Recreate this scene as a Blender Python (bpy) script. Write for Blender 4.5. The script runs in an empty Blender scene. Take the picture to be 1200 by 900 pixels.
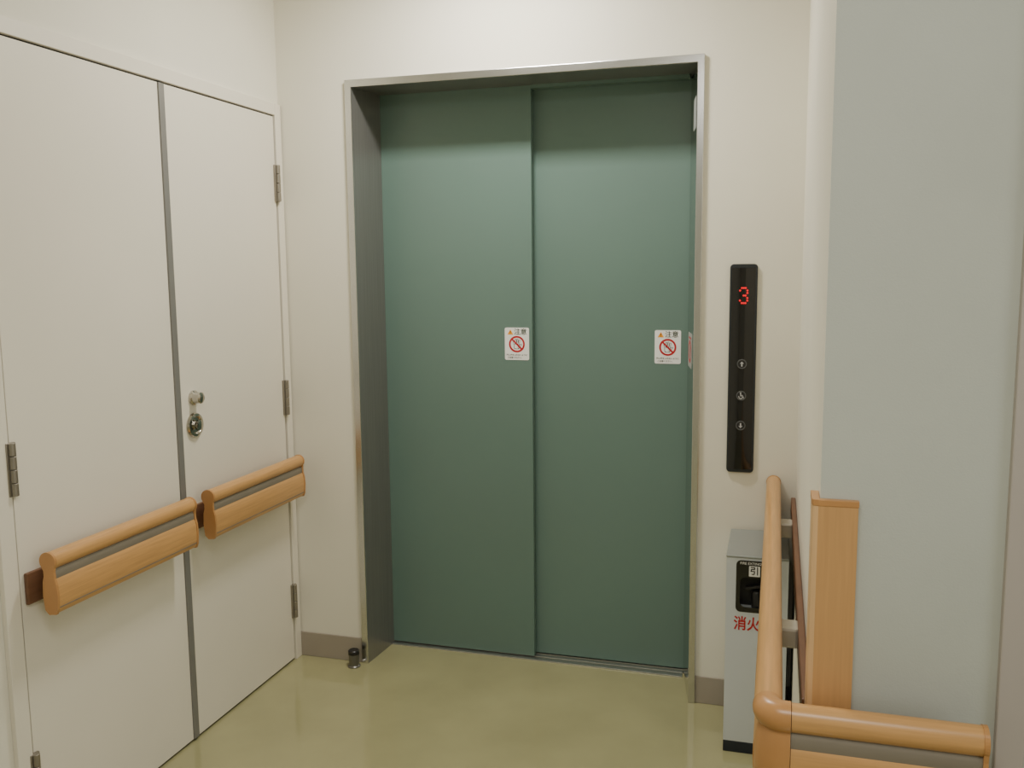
import bpy, bmesh, math
from mathutils import Matrix, Vector
S=bpy.context.scene
COL=S.collection

# ------------------------------------------------------------ materials
def srgb(r,g,b):
    f=lambda c:(c/12.92 if c<=.04045 else ((c+.055)/1.055)**2.4)
    return (f(r/255),f(g/255),f(b/255),1)
def mat(name,col,rough=.5,metal=0,spec=.5,noise=None,bump=0,bscale=200,stretch=(1,1,1),coat=0,rnoise=0,ramp=(.3,.7)):
    m=bpy.data.materials.new(name); m.use_nodes=True
    nt=m.node_tree; b=nt.nodes['Principled BSDF']
    b.inputs['Base Color'].default_value=col
    b.inputs['Roughness'].default_value=rough
    b.inputs['Metallic'].default_value=metal
    b.inputs['Specular IOR Level'].default_value=spec
    if coat:
        b.inputs['Coat Weight'].default_value=coat; b.inputs['Coat Roughness'].default_value=.1
    tc=nt.nodes.new('ShaderNodeTexCoord'); mp=nt.nodes.new('ShaderNodeMapping')
    mp.inputs['Scale'].default_value=stretch
    nt.links.new(tc.outputs['Object'],mp.inputs['Vector'])
    if noise:
        sc,amt,det=noise
        n=nt.nodes.new('ShaderNodeTexNoise'); n.inputs['Scale'].default_value=sc; n.inputs['Detail'].default_value=det
        nt.links.new(mp.outputs['Vector'],n.inputs['Vector'])
        r=nt.nodes.new('ShaderNodeValToRGB')
        r.color_ramp.elements[0].position=ramp[0]; r.color_ramp.elements[1].position=ramp[1]
        r.color_ramp.elements[0].color=tuple(c*(1-amt) for c in col[:3])+(1,)
        r.color_ramp.elements[1].color=tuple(min(1,c*(1+amt)) for c in col[:3])+(1,)
        nt.links.new(n.outputs['Fac'],r.inputs['Fac']); nt.links.new(r.outputs['Color'],b.inputs['Base Color'])
        if rnoise:
            mr=nt.nodes.new('ShaderNodeMapRange')
            mr.inputs['To Min'].default_value=rough-rnoise; mr.inputs['To Max'].default_value=rough+rnoise
            nt.links.new(n.outputs['Fac'],mr.inputs['Value']); nt.links.new(mr.outputs['Result'],b.inputs['Roughness'])
    if bump:
        n2=nt.nodes.new('ShaderNodeTexNoise'); n2.inputs['Scale'].default_value=bscale; n2.inputs['Detail'].default_value=3
        nt.links.new(mp.outputs['Vector'],n2.inputs['Vector'])
        bp=nt.nodes.new('ShaderNodeBump'); bp.inputs['Strength'].default_value=bump; bp.inputs['Distance'].default_value=.002
        nt.links.new(n2.outputs['Fac'],bp.inputs['Height']); nt.links.new(bp.outputs['Normal'],b.inputs['Normal'])
    return m
def emit(name,col,st):
    m=mat(name,(0.01,0,0,1),.4)
    b=m.node_tree.nodes['Principled BSDF']; b.inputs['Emission Color'].default_value=col; b.inputs['Emission Strength'].default_value=st
    return m
M_wall=mat('wallpaper_cream',srgb(231,227,212),.75,noise=(1.4,.05,5),bump=.15,bscale=350)
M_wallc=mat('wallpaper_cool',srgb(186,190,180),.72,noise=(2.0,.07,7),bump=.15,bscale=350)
M_ceil=mat('ceiling_white',srgb(238,236,230),.85,noise=(20,.02,2))
M_floor=mat('vinyl_floor_olive',srgb(165,161,121),.08,noise=(3.2,.09,8),bump=.02,bscale=8,rnoise=.04,spec=.9)
M_base=mat('baseboard_vinyl',srgb(160,151,138),.5,noise=(8,.03,2))
M_door=mat('door_offwhite',srgb(230,224,209),.42,noise=(1.5,.03,5),bump=.04,bscale=60)
M_dark=mat('gap_dark',srgb(34,32,28),.8,noise=(5,.05,2))
M_strip=mat('astragal_grey',srgb(132,131,128),.45,metal=.3,noise=(4,.03,2))
M_green=mat('elevator_door_green',srgb(102,127,119),.36,noise=(1.5,.03,3),bump=.02,bscale=500)
M_steel=mat('brushed_steel',srgb(144,143,140),.3,metal=.6,noise=(6,.08,3),stretch=(40,40,.5))
M_steelf=mat('satin_steel_face',srgb(206,206,205),.24,metal=1,noise=(3,.06,3),stretch=(2,2,.6))
M_steelm=mat('polished_steel',srgb(190,188,183),.07,metal=1,noise=(3,.02,2),stretch=(1,1,.3))
M_chrome=mat('chrome',srgb(190,186,178),.15,metal=1,noise=(10,.02,2))
M_hinge=mat('hinge_metal',srgb(150,144,134),.4,metal=.8,noise=(20,.05,2))
M_stop=mat('stop_metal',srgb(120,118,114),.3,metal=.8,noise=(20,.05,2))
M_sill=mat('sill_aluminium',srgb(185,185,180),.35,metal=.9,noise=(2,.05,2),stretch=(1,60,1))
WC=srgb(200,153,97)
M_woodx=mat('beech_laminate_x',WC,.3,noise=(6,.11,6),stretch=(1.2,28,28))
M_woody=mat('beech_laminate_y',WC,.3,noise=(6,.11,6),stretch=(28,1.2,28))
M_woodz=mat('beech_laminate_z',srgb(199,153,101),.34,noise=(7,.06,5),stretch=(24,24,1.0))
M_woodlt=mat('beech_edge_light',srgb(222,182,134),.34,noise=(7,.04,5),stretch=(24,24,1.0))
M_woodcap=mat('beech_end_cap',srgb(186,136,84),.3,noise=(20,.04,3))
M_brown=mat('plate_brown',srgb(116,82,60),.45,noise=(12,.12,3),stretch=(1,1,6))
M_rub=mat('bumper_grey',srgb(126,118,104),.5,noise=(10,.04,2))
M_brk=mat('bracket_beige',srgb(190,184,170),.4,metal=.2,noise=(10,.03,2))
M_black=mat('gloss_black',srgb(10,9,10),.1,noise=(5,.05,2),coat=.3)
M_gun=mat('panel_edge_grey',srgb(58,62,66),.35,metal=.6,noise=(8,.04,2))
M_red=emit('led_red',(1,.0,.012,1),1.2)
M_btn=mat('button_ring',srgb(100,102,104),.3,metal=.6,noise=(30,.05,2))
M_led_off=mat('dark_plastic',srgb(42,42,44),.35,metal=.3,noise=(30,.05,2))
M_white=mat('print_white',srgb(243,243,240),.4,noise=(20,.01,2))
M_jst=mat('jamb_sticker_and_reflection_grey',srgb(168,172,170),.4,noise=(20,.02,2))
M_btnw=mat('button_mark',srgb(190,191,193),.45,noise=(20,.01,2))
M_ink=mat('print_black',srgb(18,18,20),.5,noise=(20,.05,2))
M_pred=mat('print_red',srgb(186,16,34),.45,noise=(20,.02,2))
M_pgreen=mat('print_green',srgb(16,44,34),.45,noise=(20,.02,2))
M_orange=mat('print_orange',srgb(246,160,20),.45,noise=(20,.02,2))
M_cab=mat('cabinet_silver_grey',srgb(210,217,224),.34,metal=.1,noise=(3,.02,2))
M_cabtop=mat('cabinet_top_grey',srgb(156,162,160),.38,metal=.3,noise=(3,.02,2))
M_navy=mat('cabinet_plinth_navy',srgb(30,38,50),.4,noise=(5,.05,2))
M_frameg=mat('door_frame_warm_grey',srgb(176,168,160),.45,noise=(3,.02,2))

# ------------------------------------------------------------ mesh helpers
def mkobj(name,bm,m,parent=None,smooth=False,bevel=0,seg=2):
    bmesh.ops.recalc_face_normals(bm,faces=bm.faces)
    me=bpy.data.meshes.new(name); bm.to_mesh(me); bm.free()
    for mm in (m if isinstance(m,(list,tuple)) else [m]): me.materials.append(mm)
    if smooth:
        for p in me.polygons: p.use_smooth=True
        me.set_sharp_from_angle(angle=math.radians(40))
    o=bpy.data.objects.new(name,me); COL.objects.link(o)
    if bevel:
        b=o.modifiers.new('bevel','BEVEL'); b.width=bevel; b.segments=seg; b.limit_method='ANGLE'; b.angle_limit=math.radians(40)
    if parent: setp(o,parent)
    return o
def setp(o,parent):
    bpy.context.view_layer.update()
    o.parent=parent; o.matrix_parent_inverse=parent.matrix_world.inverted()
def addbox(bm,a,b,mi=0):
    x0,x1=sorted((a[0],b[0]));y0,y1=sorted((a[1],b[1]));z0,z1=sorted((a[2],b[2]))
    v=[bm.verts.new(p) for p in [(x0,y0,z0),(x1,y0,z0),(x1,y1,z0),(x0,y1,z0),(x0,y0,z1),(x1,y0,z1),(x1,y1,z1),(x0,y1,z1)]]
    for f in [(0,3,2,1),(4,5,6,7),(0,1,5,4),(1,2,6,5),(2,3,7,6),(3,0,4,7)]:
        fc=bm.faces.new([v[i] for i in f]); fc.material_index=mi
def box(name,a,b,m,parent=None,bevel=0,seg=2):
    bm=bmesh.new(); addbox(bm,a,b); return mkobj(name,bm,m,parent,bevel=bevel,seg=seg)
def addprism(bm,pts,fn,t0,t1):
    A=[bm.verts.new(fn(u,v,t0)) for u,v in pts]; B=[bm.verts.new(fn(u,v,t1)) for u,v in pts]
    n=len(pts)
    bm.faces.new(A); bm.faces.new(B[::-1])
    for i in range(n): bm.faces.new([A[i],A[(i+1)%n],B[(i+1)%n],B[i]])
def addframe(bm,outer,inner,fn,t0,t1):
    n=len(outer)
    A=[bm.verts.new(fn(u,v,t0)) for u,v in outer]; B=[bm.verts.new(fn(u,v,t1)) for u,v in outer]
    C=[bm.verts.new(fn(u,v,t0)) for u,v in inner]; D=[bm.verts.new(fn(u,v,t1)) for u,v in inner]
    for i in range(n):
        j=(i+1)%n
        bm.faces.new([A[i],A[j],B[j],B[i]]); bm.faces.new([C[i],D[i],D[j],C[j]])
        bm.faces.new([B[i],B[j],D[j],D[i]]); bm.faces.new([A[i],C[i],C[j],A[j]])
def addlathe(bm,prof,origin,axis,seg=32):
    ax=Vector(axis).normalized(); t=Vector((0,0,1)) if abs(ax.z)<.9 else Vector((1,0,0))
    u=ax.cross(t).normalized(); w=ax.cross(u)
    O=Vector(origin); rings=[]
    for r,h in prof:
        if r<1e-6: rings.append([bm.verts.new(O+ax*h)])
        else: rings.append([bm.verts.new(O+ax*h+u*r*math.cos(2*math.pi*i/seg)+w*r*math.sin(2*math.pi*i/seg)) for i in range(seg)])
    for a,b in zip(rings,rings[1:]):
        for i in range(seg):
            j=(i+1)%seg
            if len(a)==1 and len(b)==1: continue
            if len(a)==1: bm.faces.new([a[0],b[i],b[j]])
            elif len(b)==1: bm.faces.new([a[i],b[0],a[j]])
            else: bm.faces.new([a[i],b[i],b[j],a[j]])
def lathe(name,prof,origin,axis,m,parent=None,seg=32):
    bm=bmesh.new(); addlathe(bm,prof,origin,axis,seg); return mkobj(name,bm,m,parent,smooth=True)
def rrect(w,h,r,n=6,cx=0,cy=0):
    P=[]
    for sx,sy,a0 in ((1,1,0),(-1,1,90),(-1,-1,180),(1,-1,270)):
        for i in range(n+1):
            a=math.radians(a0+90*i/n)
            P.append((cx+sx*(w/2-r)+r*math.cos(a),cy+sy*(h/2-r)+r*math.sin(a)))
    return P
def circ(r,n=32,cx=0,cy=0): return [(cx+r*math.cos(2*math.pi*i/n),cy+r*math.sin(2*math.pi*i/n)) for i in range(n)]
def addring(bm,R,r,fn,t,N=40,cx=0,cy=0,a0=0,a1=360):
    full=abs(a1-a0)>=360
    k=N if full else N+1
    A=[math.radians(a0+(a1-a0)*i/N) for i in range(k)]
    vo=[bm.verts.new(fn(cx+R*math.cos(a),cy+R*math.sin(a),t)) for a in A]
    vi=[bm.verts.new(fn(cx+r*math.cos(a),cy+r*math.sin(a),t)) for a in A]
    for i in range(k if full else k-1): bm.faces.new([vo[i],vo[(i+1)%k],vi[(i+1)%k],vi[i]])
def empty(name,loc):
    o=bpy.data.objects.new(name,None); o.location=loc; o.empty_display_size=.05; COL.objects.link(o); return o
def tag(o,label,cat,group=None):
    o['label']=label; o['category']=cat
    if group: o['group']=group
    return o
def struct(o): o['kind']='structure'; return o
def flat(name,pts,y,m,parent=None,th=.0004):
    bm=bmesh.new(); addprism(bm,pts,lambda u,v,t:(u,y-t,v),0,th); return mkobj(name,bm,m,parent)
def text(name,s,size,x,y,z,m,parent=None,align='CENTER',sx=1.0,bold=0):
    c=bpy.data.curves.new(name+'_c','FONT'); c.body=s; c.size=size; c.align_x=align; c.align_y='CENTER'; c.extrude=.0002; c.offset=bold
    c.resolution_u=3
    t=bpy.data.objects.new(name+'_t',c); COL.objects.link(t)
    bpy.context.view_layer.update()
    dg=bpy.context.evaluated_depsgraph_get()
    me=bpy.data.meshes.new_from_object(t.evaluated_get(dg))
    bpy.data.objects.remove(t)
    me.transform(Matrix.Diagonal((sx,1,1,1)))
    me.transform(Matrix.Translation((x,y,z))@Matrix.Rotation(math.pi/2,4,'X'))
    me.materials.clear(); me.materials.append(m)
    o=bpy.data.objects.new(name,me); COL.objects.link(o)
    if parent: setp(o,parent)
    return o

# ------------------------------------------------------------ room shell
XW,YC=1.832,-1.55
XL,XR=.275,1.520
ZT=2.15
H=2.60
def wallbox(name,boxes,m):
    bm=bmesh.new()
    for a,b in boxes: addbox(bm,a,b)
    return struct(mkobj(name,bm,m))
wallbox('wall_back',[((-.15,0,0),(XL+.004,.5,H)),((XR-.004,0,0),(XW+.1,.5,H)),((XL+.004,0,ZT-.004),(XR-.004,.5,H))],M_wall)
wallbox('wall_left',[((-.15,-5.6,0),(0,0,H))],M_wall)
wallbox('wall_right',[((XW,YC+.12,0),(XW+.1,0,H))],M_wall)
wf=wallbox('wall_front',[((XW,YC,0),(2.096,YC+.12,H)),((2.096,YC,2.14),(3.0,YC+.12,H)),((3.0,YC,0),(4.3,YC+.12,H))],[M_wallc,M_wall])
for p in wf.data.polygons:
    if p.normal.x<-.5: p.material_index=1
wallbox('wall_east',[((4.2,-5.6,0),(4.35,YC,H))],M_wall)
wallbox('wall_south',[((-.15,-5.75,0),(4.35,-5.6,H))],M_wall)
wallbox('floor',[((-.15,-5.75,-.08),(4.35,.6,0))],M_floor)
wallbox('ceiling',[((-.15,-5.75,H),(4.35,.5,H+.08))],M_ceil)
wallbox('wall_shaft',[((XL,.34,0),(XR,.42,2.3))],M_dark)
struct(box('baseboard_back',(0.0,-.006,0),(XL,0,.096),M_base,bevel=.002))
struct(box('baseboard_back_alcove',(XR,-.006,0),(XW,0,.096),M_base,bevel=.002))
struct(box('baseboard_right',(XW-.006,YC,0),(XW,-.006,.096),M_base,bevel=.002))
struct(box('baseboard_front',(XW-.006,YC-.006,0),(2.09,YC,.096),M_base,bevel=.002))

# ------------------------------------------------------------ lift frame (three-way steel jamb)
il,ir,it=.298,1.499,2.126
dl,dr,dt=.313,1.459,2.133
bm=bmesh.new()
addprism(bm,[(XL,-.008),(il,-.008),(dl,.19),(dl,.33),(XL,.33)],lambda u,v,t:(u,v,t),0,ZT)
addprism(bm,[(XR,-.008),(ir,-.008),(dr,.225),(dr,.33),(XR,.33)],lambda u,v,t:(u,v,t),0,ZT)
struct(mkobj('trim_lift_frame',bm,M_steel))
bm=bmesh.new()
addprism(bm,[(-.008,it),(.185,dt),(.33,dt),(.33,ZT),(-.008,ZT)],lambda u,v,t:(t,u,v),il-.002,ir+.002)
struct(mkobj('trim_lift_head',bm,M_steel))
bm=bmesh.new()
out=[(XL-.001,0),(XL-.001,ZT+.001),(XR+.001,ZT+.001),(XR+.001,0),(ir-.0005,0),(ir-.0005,it-.0005),(il+.0005,it-.0005),(il+.0005,0)]
addprism(bm,out,lambda u,v,t:(u,-.0075-t,v),0,.0055)
struct(mkobj('trim_lift_facing',bm,M_steelf,bevel=.0018,seg=3))
bm=bmesh.new(); addprism(bm,[(ir-.0006,-.007),(ir+.002,-.007),(dr+.002,.225),(dr-.0006,.225)],lambda u,v,t:(u,v,t),0.002,it-.001)
struct(mkobj('trim_lift_jamb_lining',bm,M_steelm))
struct(box('trim_lift_transom',(dr-.56,.19,dt-.012),(dr-.003,.225,dt+.001),M_green))
bm=bmesh.new()
addbox(bm,(dl,.178,-.004),(dr,.205,.004)); addbox(bm,(dl,.211,-.004),(dr,.232,.004)); addbox(bm,(dl,.238,-.004),(dr,.33,.004)); addbox(bm,(dl,.18,-.004),(dr,.33,-.002))
struct(mkobj('trim_lift_sill',bm,M_sill,bevel=.001))
struct(box('door_1',(dl-.02,.20,.008),(.897,.228,dt+.012),M_green,bevel=.002))
struct(box('door_2',(.86,.238,.008),(dr+.012,.262,dt+.012),M_green,bevel=.002))

# ------------------------------------------------------------ left wall double door
Y1,Y2,Y3,ZD=-.052,-.674,-1.312,2.035
struct(box('trim_door_gap',(0,Y3-.010,0),(.0015,Y1+.010,ZD+.010),M_dark))
bm=bmesh.new()
addbox(bm,(0,Y3-.052,0),(.014,Y3-.0075,ZD+.046)); addbox(bm,(0,Y1+.0075,0),(.014,-.006,ZD+.046)); addbox(bm,(0,Y3-.0075,ZD+.0055),(.014,Y1+.0075,ZD+.046))
struct(mkobj('trim_door_frame',bm,M_door,bevel=.0015))
def leaf(name,ya,yb):
    e=box(name,(0.001,ya,.008),(.009,yb,ZD),M_door,bevel=.001); struct(e); return e
dA=leaf('door_3',Y2+.013,Y1)
dB=leaf('door_4',Y3,Y2-.013)
bm=bmesh.new(); addbox(bm,(.001,Y2-.0125,.008),(.014,Y2+.0125,ZD))
mkobj('astragal_strip',bm,M_strip,dB,bevel=.002)
def hinge(parent,y,z,s):
    bm=bmesh.new()
    addbox(bm,(.004,y-.014,z-.065),(.0165,y+.014,z+.065))
    for k in range(4):
        addlathe(bm,[(0,0),(.0085,0),(.0085,.031),(0,.031)],(.019,y,z-.064+k*.0325),(0,0,1),14)
    return mkobj('hinge',bm,M_hinge,parent,smooth=True,bevel=.001)
for z in (1.80,1.02,.235):
    hinge(dA,Y1+.003,z,1); hinge(dB,Y3-.003,z,1)
lathe('thumb_turn',[(0,0),(.023,0),(.023,.006),(.018,.010),(.017,.024),(.018,.030),(.013,.034),(0,.035)],(.009,-.598,1.095),(1,0,0),M_chrome,dA)
lathe('lock_rose',[(0,.0),(.038,.0),(.039,.004),(.036,.010),(.028,.012),(.024,.008),(.0235,.006),(0,.006)],(.009,-.600,1.009),(1,0,0),M_chrome,dA,40)
lathe('lock_knob',[(0,.0),(.012,.0),(.012,.006),(.017,.010),(.017,.016),(.008,.019),(0,.019)],(.0145,-.600,1.009),(1,0,0),M_chrome,dA,32)
bm=bmesh.new(); addbox(bm,(.0125,Y3-.03,ZD-.01),(.024,Y3+.03,ZD+.02)); addlathe(bm,[(0,0),(.009,0),(.009,.05),(0,.05)],(.03,Y3-.006,ZD-.02),(0,0,1),14)
mkobj('top_pivot',bm,M_hinge,dB,bevel=.001)

# ------------------------------------------------------------ handrail profile (o = distance from wall)
GC,GZ,GR=.070,.788,.0222
def prof_grip(s=1.0):
    return [(GC+GR*s*math.cos(2*math.pi*i/24),GZ+GR*s*math.sin(2*math.pi*i/24)) for i in range(24)]
def prof_strip():
    return [(.058,.744),(.0850,.744),(.0855,.750),(.085,.760),(.082,.768),(.077,.772),(.064,.772),(.058,.764)]
def prof_panel(g=0):
    return [(.058-g,.664-g),(.064-g,.656-g),(.076,.6545-g),(.085+g,.658-g),(.0890+g,.666),(.0915+g,.682),(.0925+g,.702),(.0915+g,.724),(.0885+g,.739),(.084+g,.7455+g),(.062-g,.7455+g),(.056-g,.734),(.054-g,.700)]
def prof_full(g=0):
    P=[(GC+(GR+g)*math.cos(math.radians(a)),GZ+(GR+g)*math.sin(math.radians(a))) for a in range(-36,217,12)]
    left=[(.058-g,.764),(.058-g,.750),(.054-g,.736),(.052-g,.700),(.056-g,.664),(.066,.6545-g)]
    right=[(.086+g,.657-g),(.0910+g,.668),(.0935+g,.702),(.0915+g,.730),(.087+g,.746),(.086+g,.762)]
    return P+left+right
def sweep(name,prof,paths,m,parent,smooth=True):
    bm=bmesh.new()
    cols=[[bm.verts.new((x,y,z)) for x,y in paths(o)] for o,z in prof]
    n=len(cols); k=len(cols[0])
    for i in range(n):
        a,b=cols[i],cols[(i+1)%n]
        for j in range(k-1): bm.faces.new([a[j],b[j],b[j+1],a[j+1]])
    bm.faces.new([c[0] for c in cols]); bm.faces.new([c[-1] for c in cols][::-1])
    return mkobj(name,bm,m,parent,smooth=smooth)
def wallrail(ya,yb,pa,pb,label):
    e=empty('handrail',(.0,(ya+yb)/2,.66))
    P=lambda y0,y1:(lambda o:[(o,y0),(o,y1)])
    sweep('grip',prof_grip(),P(ya+.006,yb-.006),M_woody,e)
    sweep('bumper_strip',prof_strip(),P(ya+.006,yb-.006),M_rub,e)
    sweep('rail_panel',prof_panel(),P(ya+.006,yb-.006),M_woody,e)
    bm=bmesh.new(); addbox(bm,(.087,ya+.007,.6705),(.0909,yb-.007,.6735)); mkobj('accent_line',bm,M_rub,e)
    for y0,y1 in ((ya,ya+.007),(yb-.007,yb)): sweep('end_cap',prof_full(.0012),P(y0,y1),M_woodcap,e,smooth=False)
    box('wall_plate',(.0095,pa,.678),(.020,pb,.758),M_brown,e,bevel=.003)
    for y in (ya+.09,yb-.09): box('bracket',(.018,y-.02,.69),(.060,y+.02,.745),M_brown,e,bevel=.004)
    tag(e,label,'handrail'); return e
wallrail(-1.288,-.722,-1.302,-.705,'beech-look handrail with grey stripe on the wide white door leaf')
wallrail(-.636,-.070,-.655,-.085,'beech-look handrail with grey stripe on the door leaf with the lock')

e=empty('handrail',(XW,YC,.66))
K=.046
XE=2.072
def arc(o,n=8):
    k=min(o,K); r=max(o-K,.0004)
    cx,cy=XW-k,YC-k
    return [(cx-r*math.cos(math.radians(90*i/n)),cy-r*math.sin(math.radians(90*i/n))) for i in range(n+1)]
side=lambda o:[(XW-o,-.012),(XW-o,YC-K+.007)]
front=lambda o:[(XW-K+.011,YC-o),(XE-.007,YC-o)]
def corner(o):
    return [(XW-o,YC-K+.008)]+arc(o)+[(XW-K+.010,YC-o)]
for nm,pr,mx,my in (('grip',prof_grip(),M_woodx,M_woody),('bumper_strip',prof_strip(),M_rub,M_rub),('rail_panel',prof_panel(),M_woodx,M_woody)):
    sweep(nm,pr,side,my,e); sweep(nm,pr,front,mx,e)
box('accent_line',(XW-K+.012,YC-.0909,.6705),(XE-.008,YC-.087,.6735),M_rub,e)
sweep('corner_grip',prof_grip(1.09),corner,M_woodcap,e)
sweep('corner_panel',[(.056,.660),(.062,.655),(.082,.655),(.0895,.662),(.0905,.700),(.0900,.740),(.0870,.756),(.083,.772),(.060,.772),(.056,.740),(.053,.700)],corner,M_woodcap,e)
sweep('end_cap',prof_full(.0012),lambda o:[(XE-.007,YC-o),(XE,YC-o)],M_woodcap,e,smooth=False)
sweep('end_cap',prof_full(.0012),lambda o:[(XW-o,-.012),(XW-o,-.005)],M_woodcap,e,smooth=False)
box('wall_plate',(XW-.015,YC+.09,.690),(XW-.0005,-.02,.745),M_brown,e,bevel=.003)
box('wall_plate',(XW+.075,YC-.014,.680),(XE-.03,YC-.0005,.752),M_brown,e,bevel=.003)
for y in (-.31,-1.115): box('bracket',(XW-.062,y-.028,.700),(XW-.013,y+.028,.744),M_brk,e,bevel=.006)
for x in (XW+.11,XE-.06): box('bracket',(x-.02,YC-.062,.715),(x+.02,YC-.010,.742),M_brk,e,bevel=.004)
tag(e,'beech-look handrail with grey stripe wrapping around the wall corner','handrail')

cg=empty('corner_guard',(XW,YC,.098))
bm=bmesh.new()
g=[(XW-.012,YC+.05),(XW-.0005,YC+.05),(XW-.0005,YC-.0005),(XW+.056,YC-.0005),(XW+.056,YC-.011),(XW-.003,YC-.012),(XW-.010,YC-.009),(XW-.012,YC-.002)]
addprism(bm,g,lambda u,v,t:(u,v,t),.098,1.112)
gd=mkobj('guard_profile',bm,[M_woodz,M_woodlt],cg)
for p in gd.data.polygons:
    if p.normal.x<-.3: p.material_index=1
bm=bmesh.new()
g2=[(XW-.013,YC+.051),(XW-.0005,YC+.051),(XW-.0005,YC-.0005),(XW+.057,YC-.0005),(XW+.057,YC-.012),(XW-.003,YC-.0130),(XW-.011,YC-.010),(XW-.013,YC-.002)]
addprism(bm,g2,lambda u,v,t:(u,v,t),1.112,1.122)
mkobj('top_cap',bm,M_woodcap,cg,bevel=.001)
tag(cg,'beech-look wooden corner guard on the outer wall corner','corner guard')

bm=bmesh.new(); addbox(bm,(2.096,YC-.014,0),(2.136,YC+.12,2.14)); addbox(bm,(2.96,YC-.014,0),(3.0,YC+.12,2.14)); addbox(bm,(2.136,YC-.014,2.10),(2.96,YC+.12,2.14))
struct(mkobj('trim_side_door_frame',bm,M_frameg,bevel=.002))
struct(box('door_5',(2.138,YC+.02,.008),(2.958,YC+.06,2.098),M_wallc,bevel=.002))

# ------------------------------------------------------------ hall call panel
px,pz0,pz1=1.654,.816,1.494
e=empty('hall_call_panel',(px,0,pz0))
bm=bmesh.new(); addprism(bm,rrect(.086,.678,.012,6,px,(pz0+pz1)/2),lambda u,v,t:(u,-t,v),-.001,.010); mkobj('housing',bm,M_gun,e,bevel=.002)
bm=bmesh.new(); h0,h1=pz0+.012,pz1-.012; n=10; w=.037
pts=[(-w+2*w*i/n, .010+.007*math.cos(math.pi*(i/n-.5))) for i in range(n+1)]
poly=[(px+a,b) for a,b in pts]+[(px+w,.009),(px-w,.009)]
addprism(bm,poly,lambda u,v,t:(u,-v,t),h0,h1); mkobj('face_plate',bm,M_black,e,smooth=True)
YF=-.0175
pat=["01110","10001","00001","00110","00001","10001","01110"]
bm=bmesh.new(); cx,cz=px+.001,1.394; pw,ph=.0057,.0080
for r,row in enumerate(pat):
    for c,ch in enumerate(row):
        if ch=='1': addprism(bm,circ(.0034,10,cx+(c-2)*pw,cz+(3-r)*ph),lambda u,v,t:(u,YF-t,v),0,.0004)
mkobj('floor_indicator',bm,M_red,e)
arrow=[(0,.0080),(.0065,.001),(.0021,.0018),(.0021,-.0080),(-.0021,-.0080),(-.0021,.0018),(-.0065,.001)]
for k,z in enumerate((1.174,1.071,.973)):
    b=lathe('call_button',[(0,0),(.0155,0),(.0155,.0020),(.0140,.0028),(.0125,.0018),(0,.0018)],(px,YF+.001,z),(0,-1,0),M_btn,e,28)
    lathe('button_lens',[(0,0),(.0123,0),(.0123,.0006),(0,.0008)],(px,YF-.0008,z),(0,-1,0),M_led_off,b,28)
    ym=YF-.0016
    if k!=1:
        sg=1 if k==0 else -1
        flat('button_mark',[(px+u,z+sg*v) for u,v in arrow],ym,M_btnw,b,.0003)
    else:
        bm=bmesh.new()   # wheelchair symbol
        f=lambda u,v,t:(px+u*1.05,ym-t,z+v*1.05)
        addring(bm,.0070,.0046,f,.0003,24,-.0012,-.0030,-200,60)
        addprism(bm,circ(.0023,12,-.0018,.0085),f,0,.0003)
        addprism(bm,[(-.0036,.0060),(-.0002,.0060),(.0004,.0010),(.0055,.0008),(.0085,-.0075),(.0062,-.0085),(.0038,-.0018),(-.0026,-.0018)],f,0,.0003)
        mkobj('button_mark',bm,M_btnw,b)
tag(e,'tall black glossy lift call panel with red floor digit and buttons','lift call panel')

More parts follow.
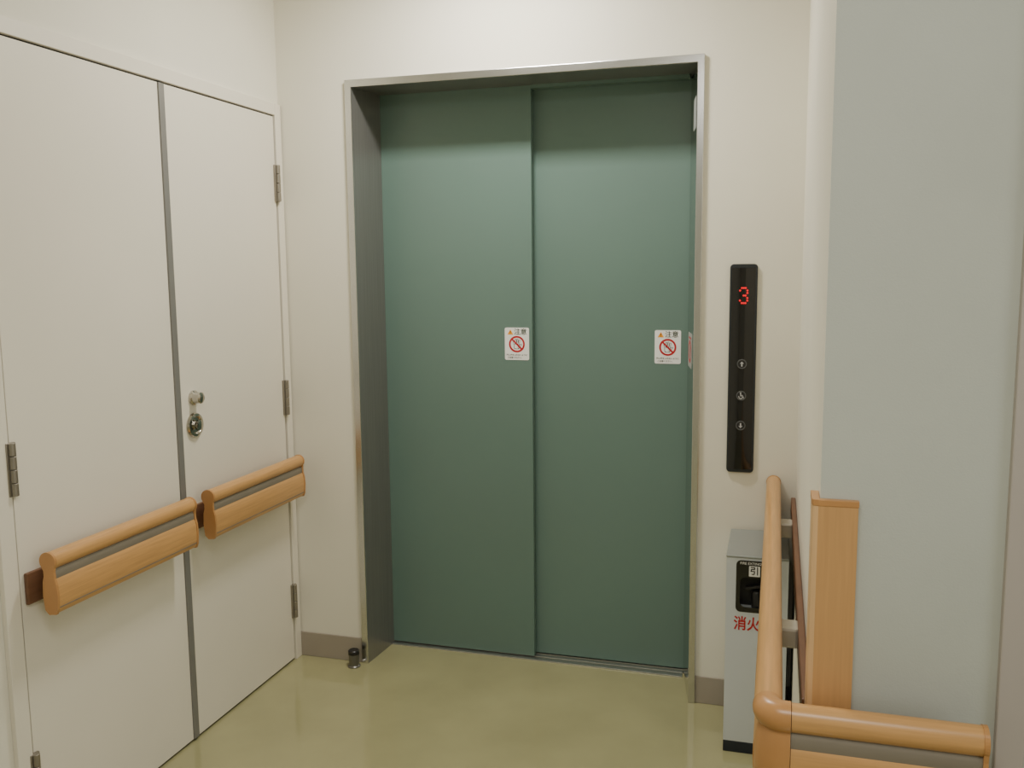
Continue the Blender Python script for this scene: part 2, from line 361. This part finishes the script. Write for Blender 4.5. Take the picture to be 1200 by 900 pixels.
# ------------------------------------------------------------ warning stickers
def sticker(cx,cz,y,label):
    e=empty('warning_sticker',(cx,y,cz-.06))
    W,Hh=.093,.120
    flat('sticker_base',rrect(W,Hh,.006,5,cx,cz),y,M_white,e,.0006)
    y2=y-.0006
    f=lambda u,v,t:(cx+u,y2-t,cz+v)
    bm=bmesh.new(); addprism(bm,[(-.036,.0345),(-.014,.0345),(-.025,.0535)],f,0,.0004); mkobj('warning_triangle',bm,M_orange,e)
    bm=bmesh.new(); f3=lambda u,v,t:(cx+u,y2-.0004-t,cz+v)
    addprism(bm,[(-.0259,.0400),(-.0241,.0400),(-.0235,.0475),(-.0265,.0475)],f3,0,.0003); addprism(bm,circ(.0012,8,-.025,.0372),f3,0,.0003); mkobj('exclamation_mark',bm,M_ink,e)
    text('caution_text','注意',.0245,cx+.014,y2-.0003,cz+.0435,M_pgreen,e,bold=.00015)
    def hand(bm,dy,s,th):
        ff=lambda u,v,t:(cx+u,y2-dy-t,cz+v)
        def finger(x0,y0,x1,y1,r):
            d=Vector((x1-x0,y1-y0)); d.normalize(); nrm=Vector((-d.y,d.x)); P=[]
            r=r-s
            for i in range(9):
                a=math.pi*i/8; q=Vector((x1,y1))+nrm*r*math.cos(a)+d*r*math.sin(a); P.append((q.x,q.y))
            P+= [(x0-nrm.x*r,y0-nrm.y*r),(x0+nrm.x*r,y0+nrm.y*r)]
            addprism(bm,P,ff,0,th)
        finger(-.0085,-.004,-.0118,.010,.0032); finger(-.0035,-.004,-.0048,.0150,.0032); finger(.0018,-.004,.0022,.0155,.0032); finger(.0065,-.005,.0092,.012,.0032)
        finger(.003,-.014,.0155,-.003,.0032)
        addprism(bm,rrect(.021-2*s,.019-2*s,.005,4,-.001,-.010),ff,0,th)
    bm=bmesh.new(); hand(bm,0,0,.00025); mkobj('hand_pictogram',bm,M_ink,e)
    bm=bmesh.new(); hand(bm,.00025,.0018,.0002); mkobj('hand_fill',bm,M_white,e)
    bm=bmesh.new(); yy=.0007
    addring(bm,.0305,.0240,lambda u,v,t:(cx+u,y2-t,cz+v),yy,40,0,-.001)
    d=Vector((1,-1)).normalized(); nr=Vector((1,1)).normalized()*.0030; c=Vector((0,-.001))
    q=[c-d*.025+nr,c+d*.025+nr,c+d*.025-nr,c-d*.025-nr]
    bm.faces.new([bm.verts.new((cx+p.x,y2-yy-.0001,cz+p.y)) for p in q])
    mkobj('prohibition_ring',bm,M_pred,e)
    text('notice_text','戸に手をふれないように',.0074,cx,y2-.0003,cz-.0415,M_ink,e,bold=.00005)
    text('notice_text','ご注意ください。',.0074,cx-.007,y2-.0003,cz-.0515,M_ink,e,bold=.00005)
    tag(e,label,'warning sticker','lift door warning stickers')
sticker(.838,1.211,.1995,'white caution sticker with red no-touch sign beside the door seam')
sticker(1.387,1.204,.2375,'white caution sticker with red no-touch sign beside the steel jamb')
# notice sticker and a modelled reflection of the door sticker, right jamb lining
jd=Vector((dr-ir,.232,0)).normalized(); jn=Vector((-jd.y,jd.x,0))
j0=Vector((ir-.0006,-.007,0))
def jp(s,z,t):
    p=j0+jd*s+jn*t; return (p.x,p.y,z)
bm=bmesh.new(); addprism(bm,rrect(.09,.10,.004,4,.07,1.98),jp,.0002,.0008)
js=mkobj('notice_sticker',bm,M_jst); tag(js,'small pale notice sticker high on the polished steel jamb','sticker')
e=empty('jamb_sticker_reflection',jp(.13,1.145,.0002))  # door sticker's reflection in the steel, built as flat coloured shapes
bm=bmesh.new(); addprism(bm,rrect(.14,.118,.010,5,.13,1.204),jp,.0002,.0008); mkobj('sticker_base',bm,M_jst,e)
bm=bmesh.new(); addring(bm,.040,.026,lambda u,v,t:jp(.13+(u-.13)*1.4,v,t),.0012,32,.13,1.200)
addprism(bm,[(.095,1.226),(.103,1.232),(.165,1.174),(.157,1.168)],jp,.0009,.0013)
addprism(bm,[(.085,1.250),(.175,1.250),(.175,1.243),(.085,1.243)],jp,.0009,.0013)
mkobj('ring_reflection',bm,M_pred,e)
tag(e,'greyish reflection of the door warning sticker modelled on the steel jamb','sticker')

# ------------------------------------------------------------ fire extinguisher cabinet
X0,X1,Y0,Y1b,ZC=1.632,1.812,-.300,-.012,.622
e=empty('fire_extinguisher_cabinet',((X0+X1)/2,-.15,0))
xc=(X0+X1)/2
bm=bmesh.new()
wi0,wi1,wj0,wj1=X0+.034,X1-.034,.462,.580
addbox(bm,(X0,Y0+.04,.036),(X1,Y1b,ZC-.004))
addbox(bm,(X0,Y0,.036),(wi0,Y0+.04,ZC-.004)); addbox(bm,(wi1,Y0,.036),(X1,Y0+.04,ZC-.004))
addbox(bm,(wi0,Y0,.036),(wi1,Y0+.04,wj0)); addbox(bm,(wi0,Y0,wj1),(wi1,Y0+.04,ZC-.004))
bmesh.ops.remove_doubles(bm,verts=bm.verts,dist=1e-5)
mkobj('cabinet_body',bm,M_cab,e)
box('cabinet_top',(X0-.001,Y0-.001,ZC-.004),(X1+.001,Y1b,ZC+.004),M_cabtop,e,bevel=.0025)
box('plinth',(X0+.0,Y0-.001,0),(X1,Y1b,.036),M_navy,e,bevel=.002)
yb=Y0-.0025
bm=bmesh.new()
addframe(bm,rrect(.122,.160,.014,6,xc,.532),rrect(.098,.094,.016,6,xc,.514),lambda u,v,t:(u,Y0-t,v),.0,.0025)
mkobj('window_bezel',bm,M_black,e)
box('window_recess_lining',(wi0+.0005,Y0+.034,wj0+.0005),(wi1-.0005,Y0+.0395,wj1-.0005),M_ink,e)
bm=bmesh.new()
addlathe(bm,[(0,0),(.016,0),(.017,.045),(.012,.052),(0,.055)],(xc,Y0+.022,wj0),(0,0,1),20)
addprism(bm,[(-.035,.062),(.03,.075),(.033,.068),(-.033,.054)],lambda u,v,t:(xc+u,Y0+.012+t,wj0+v),0,.014)
mkobj('extinguisher_lever',bm,M_led_off,e,smooth=True,bevel=.001)
text('label_text','FIRE EXTINGUISHER',.0108,xc-.002,yb-.0002,.6035,M_white,e)
flat('pull_label_plate',rrect(.032,.032,.002,3,xc-.008,.5805),yb,M_white,e,.0005)
text('pull_label_text','引',.027,xc-.008,yb-.0008,.5805,M_ink,e,bold=.0005)
text('label_text','消火器',.046,xc-.008,Y0-.0004,.412,M_pred,e,sx=.84,bold=.0009)
tag(e,'silver-grey fire extinguisher cabinet with black window and red lettering','fire extinguisher cabinet')

# ------------------------------------------------------------ door stop on the floor
e=empty('door_stop',(.256,-.045,0))
lathe('stop_base',[(0,0),(.024,0),(.024,.004),(.020,.007),(.020,.050),(0,.050)],(.256,-.045,0),(0,0,1),M_stop,e)
lathe('rubber_cap',[(0,.049),(.0212,.049),(.0212,.062),(.018,.065),(0,.065)],(.256,-.045,0),(0,0,1),M_led_off,e)
tag(e,'small metal floor door stop with dark rubber cap','door stop')

# ------------------------------------------------------------ lights
def area(name,loc,rot,sx,sy,power,col):
    l=bpy.data.lights.new(name,'AREA'); l.shape='RECTANGLE'; l.size=sx; l.size_y=sy; l.energy=power; l.color=col
    o=bpy.data.objects.new(name,l); o.location=loc; o.rotation_euler=rot; COL.objects.link(o); return o
area('ceiling_light_hall',(.88,-.48,H-.02),(0,0,0),.35,.13,23,(1,.955,.87))
area('ceiling_light_corridor',(1.7,-2.8,H-.02),(0,0,0),1.0,.6,25,(1,.96,.89))
area('cool_fill_light',(4.1,-3.4,1.5),(0,math.radians(90),0),1.4,1.8,19,(.93,.97,1))  # added cool fill for the front wall; no window stands here
w=bpy.data.worlds.new('World'); S.world=w; w.use_nodes=True
w.node_tree.nodes['Background'].inputs[0].default_value=(.8,.85,.9,1); w.node_tree.nodes['Background'].inputs[1].default_value=.4

# ------------------------------------------------------------ camera
cd=bpy.data.cameras.new('camera'); cam=bpy.data.objects.new('camera',cd); COL.objects.link(cam)
cd.sensor_fit='HORIZONTAL'; cd.sensor_width=36; cd.lens=1064.14*36/1200; cd.clip_start=.02
cam.matrix_world=Matrix.Translation((1.76,-3.0215,1.4814))@Matrix.Rotation(math.radians(16.3104),4,'Z')@Matrix.Rotation(math.radians(90-7.1437),4,'X')@Matrix.Rotation(math.radians(-.5494),4,'Z')
S.camera=cam
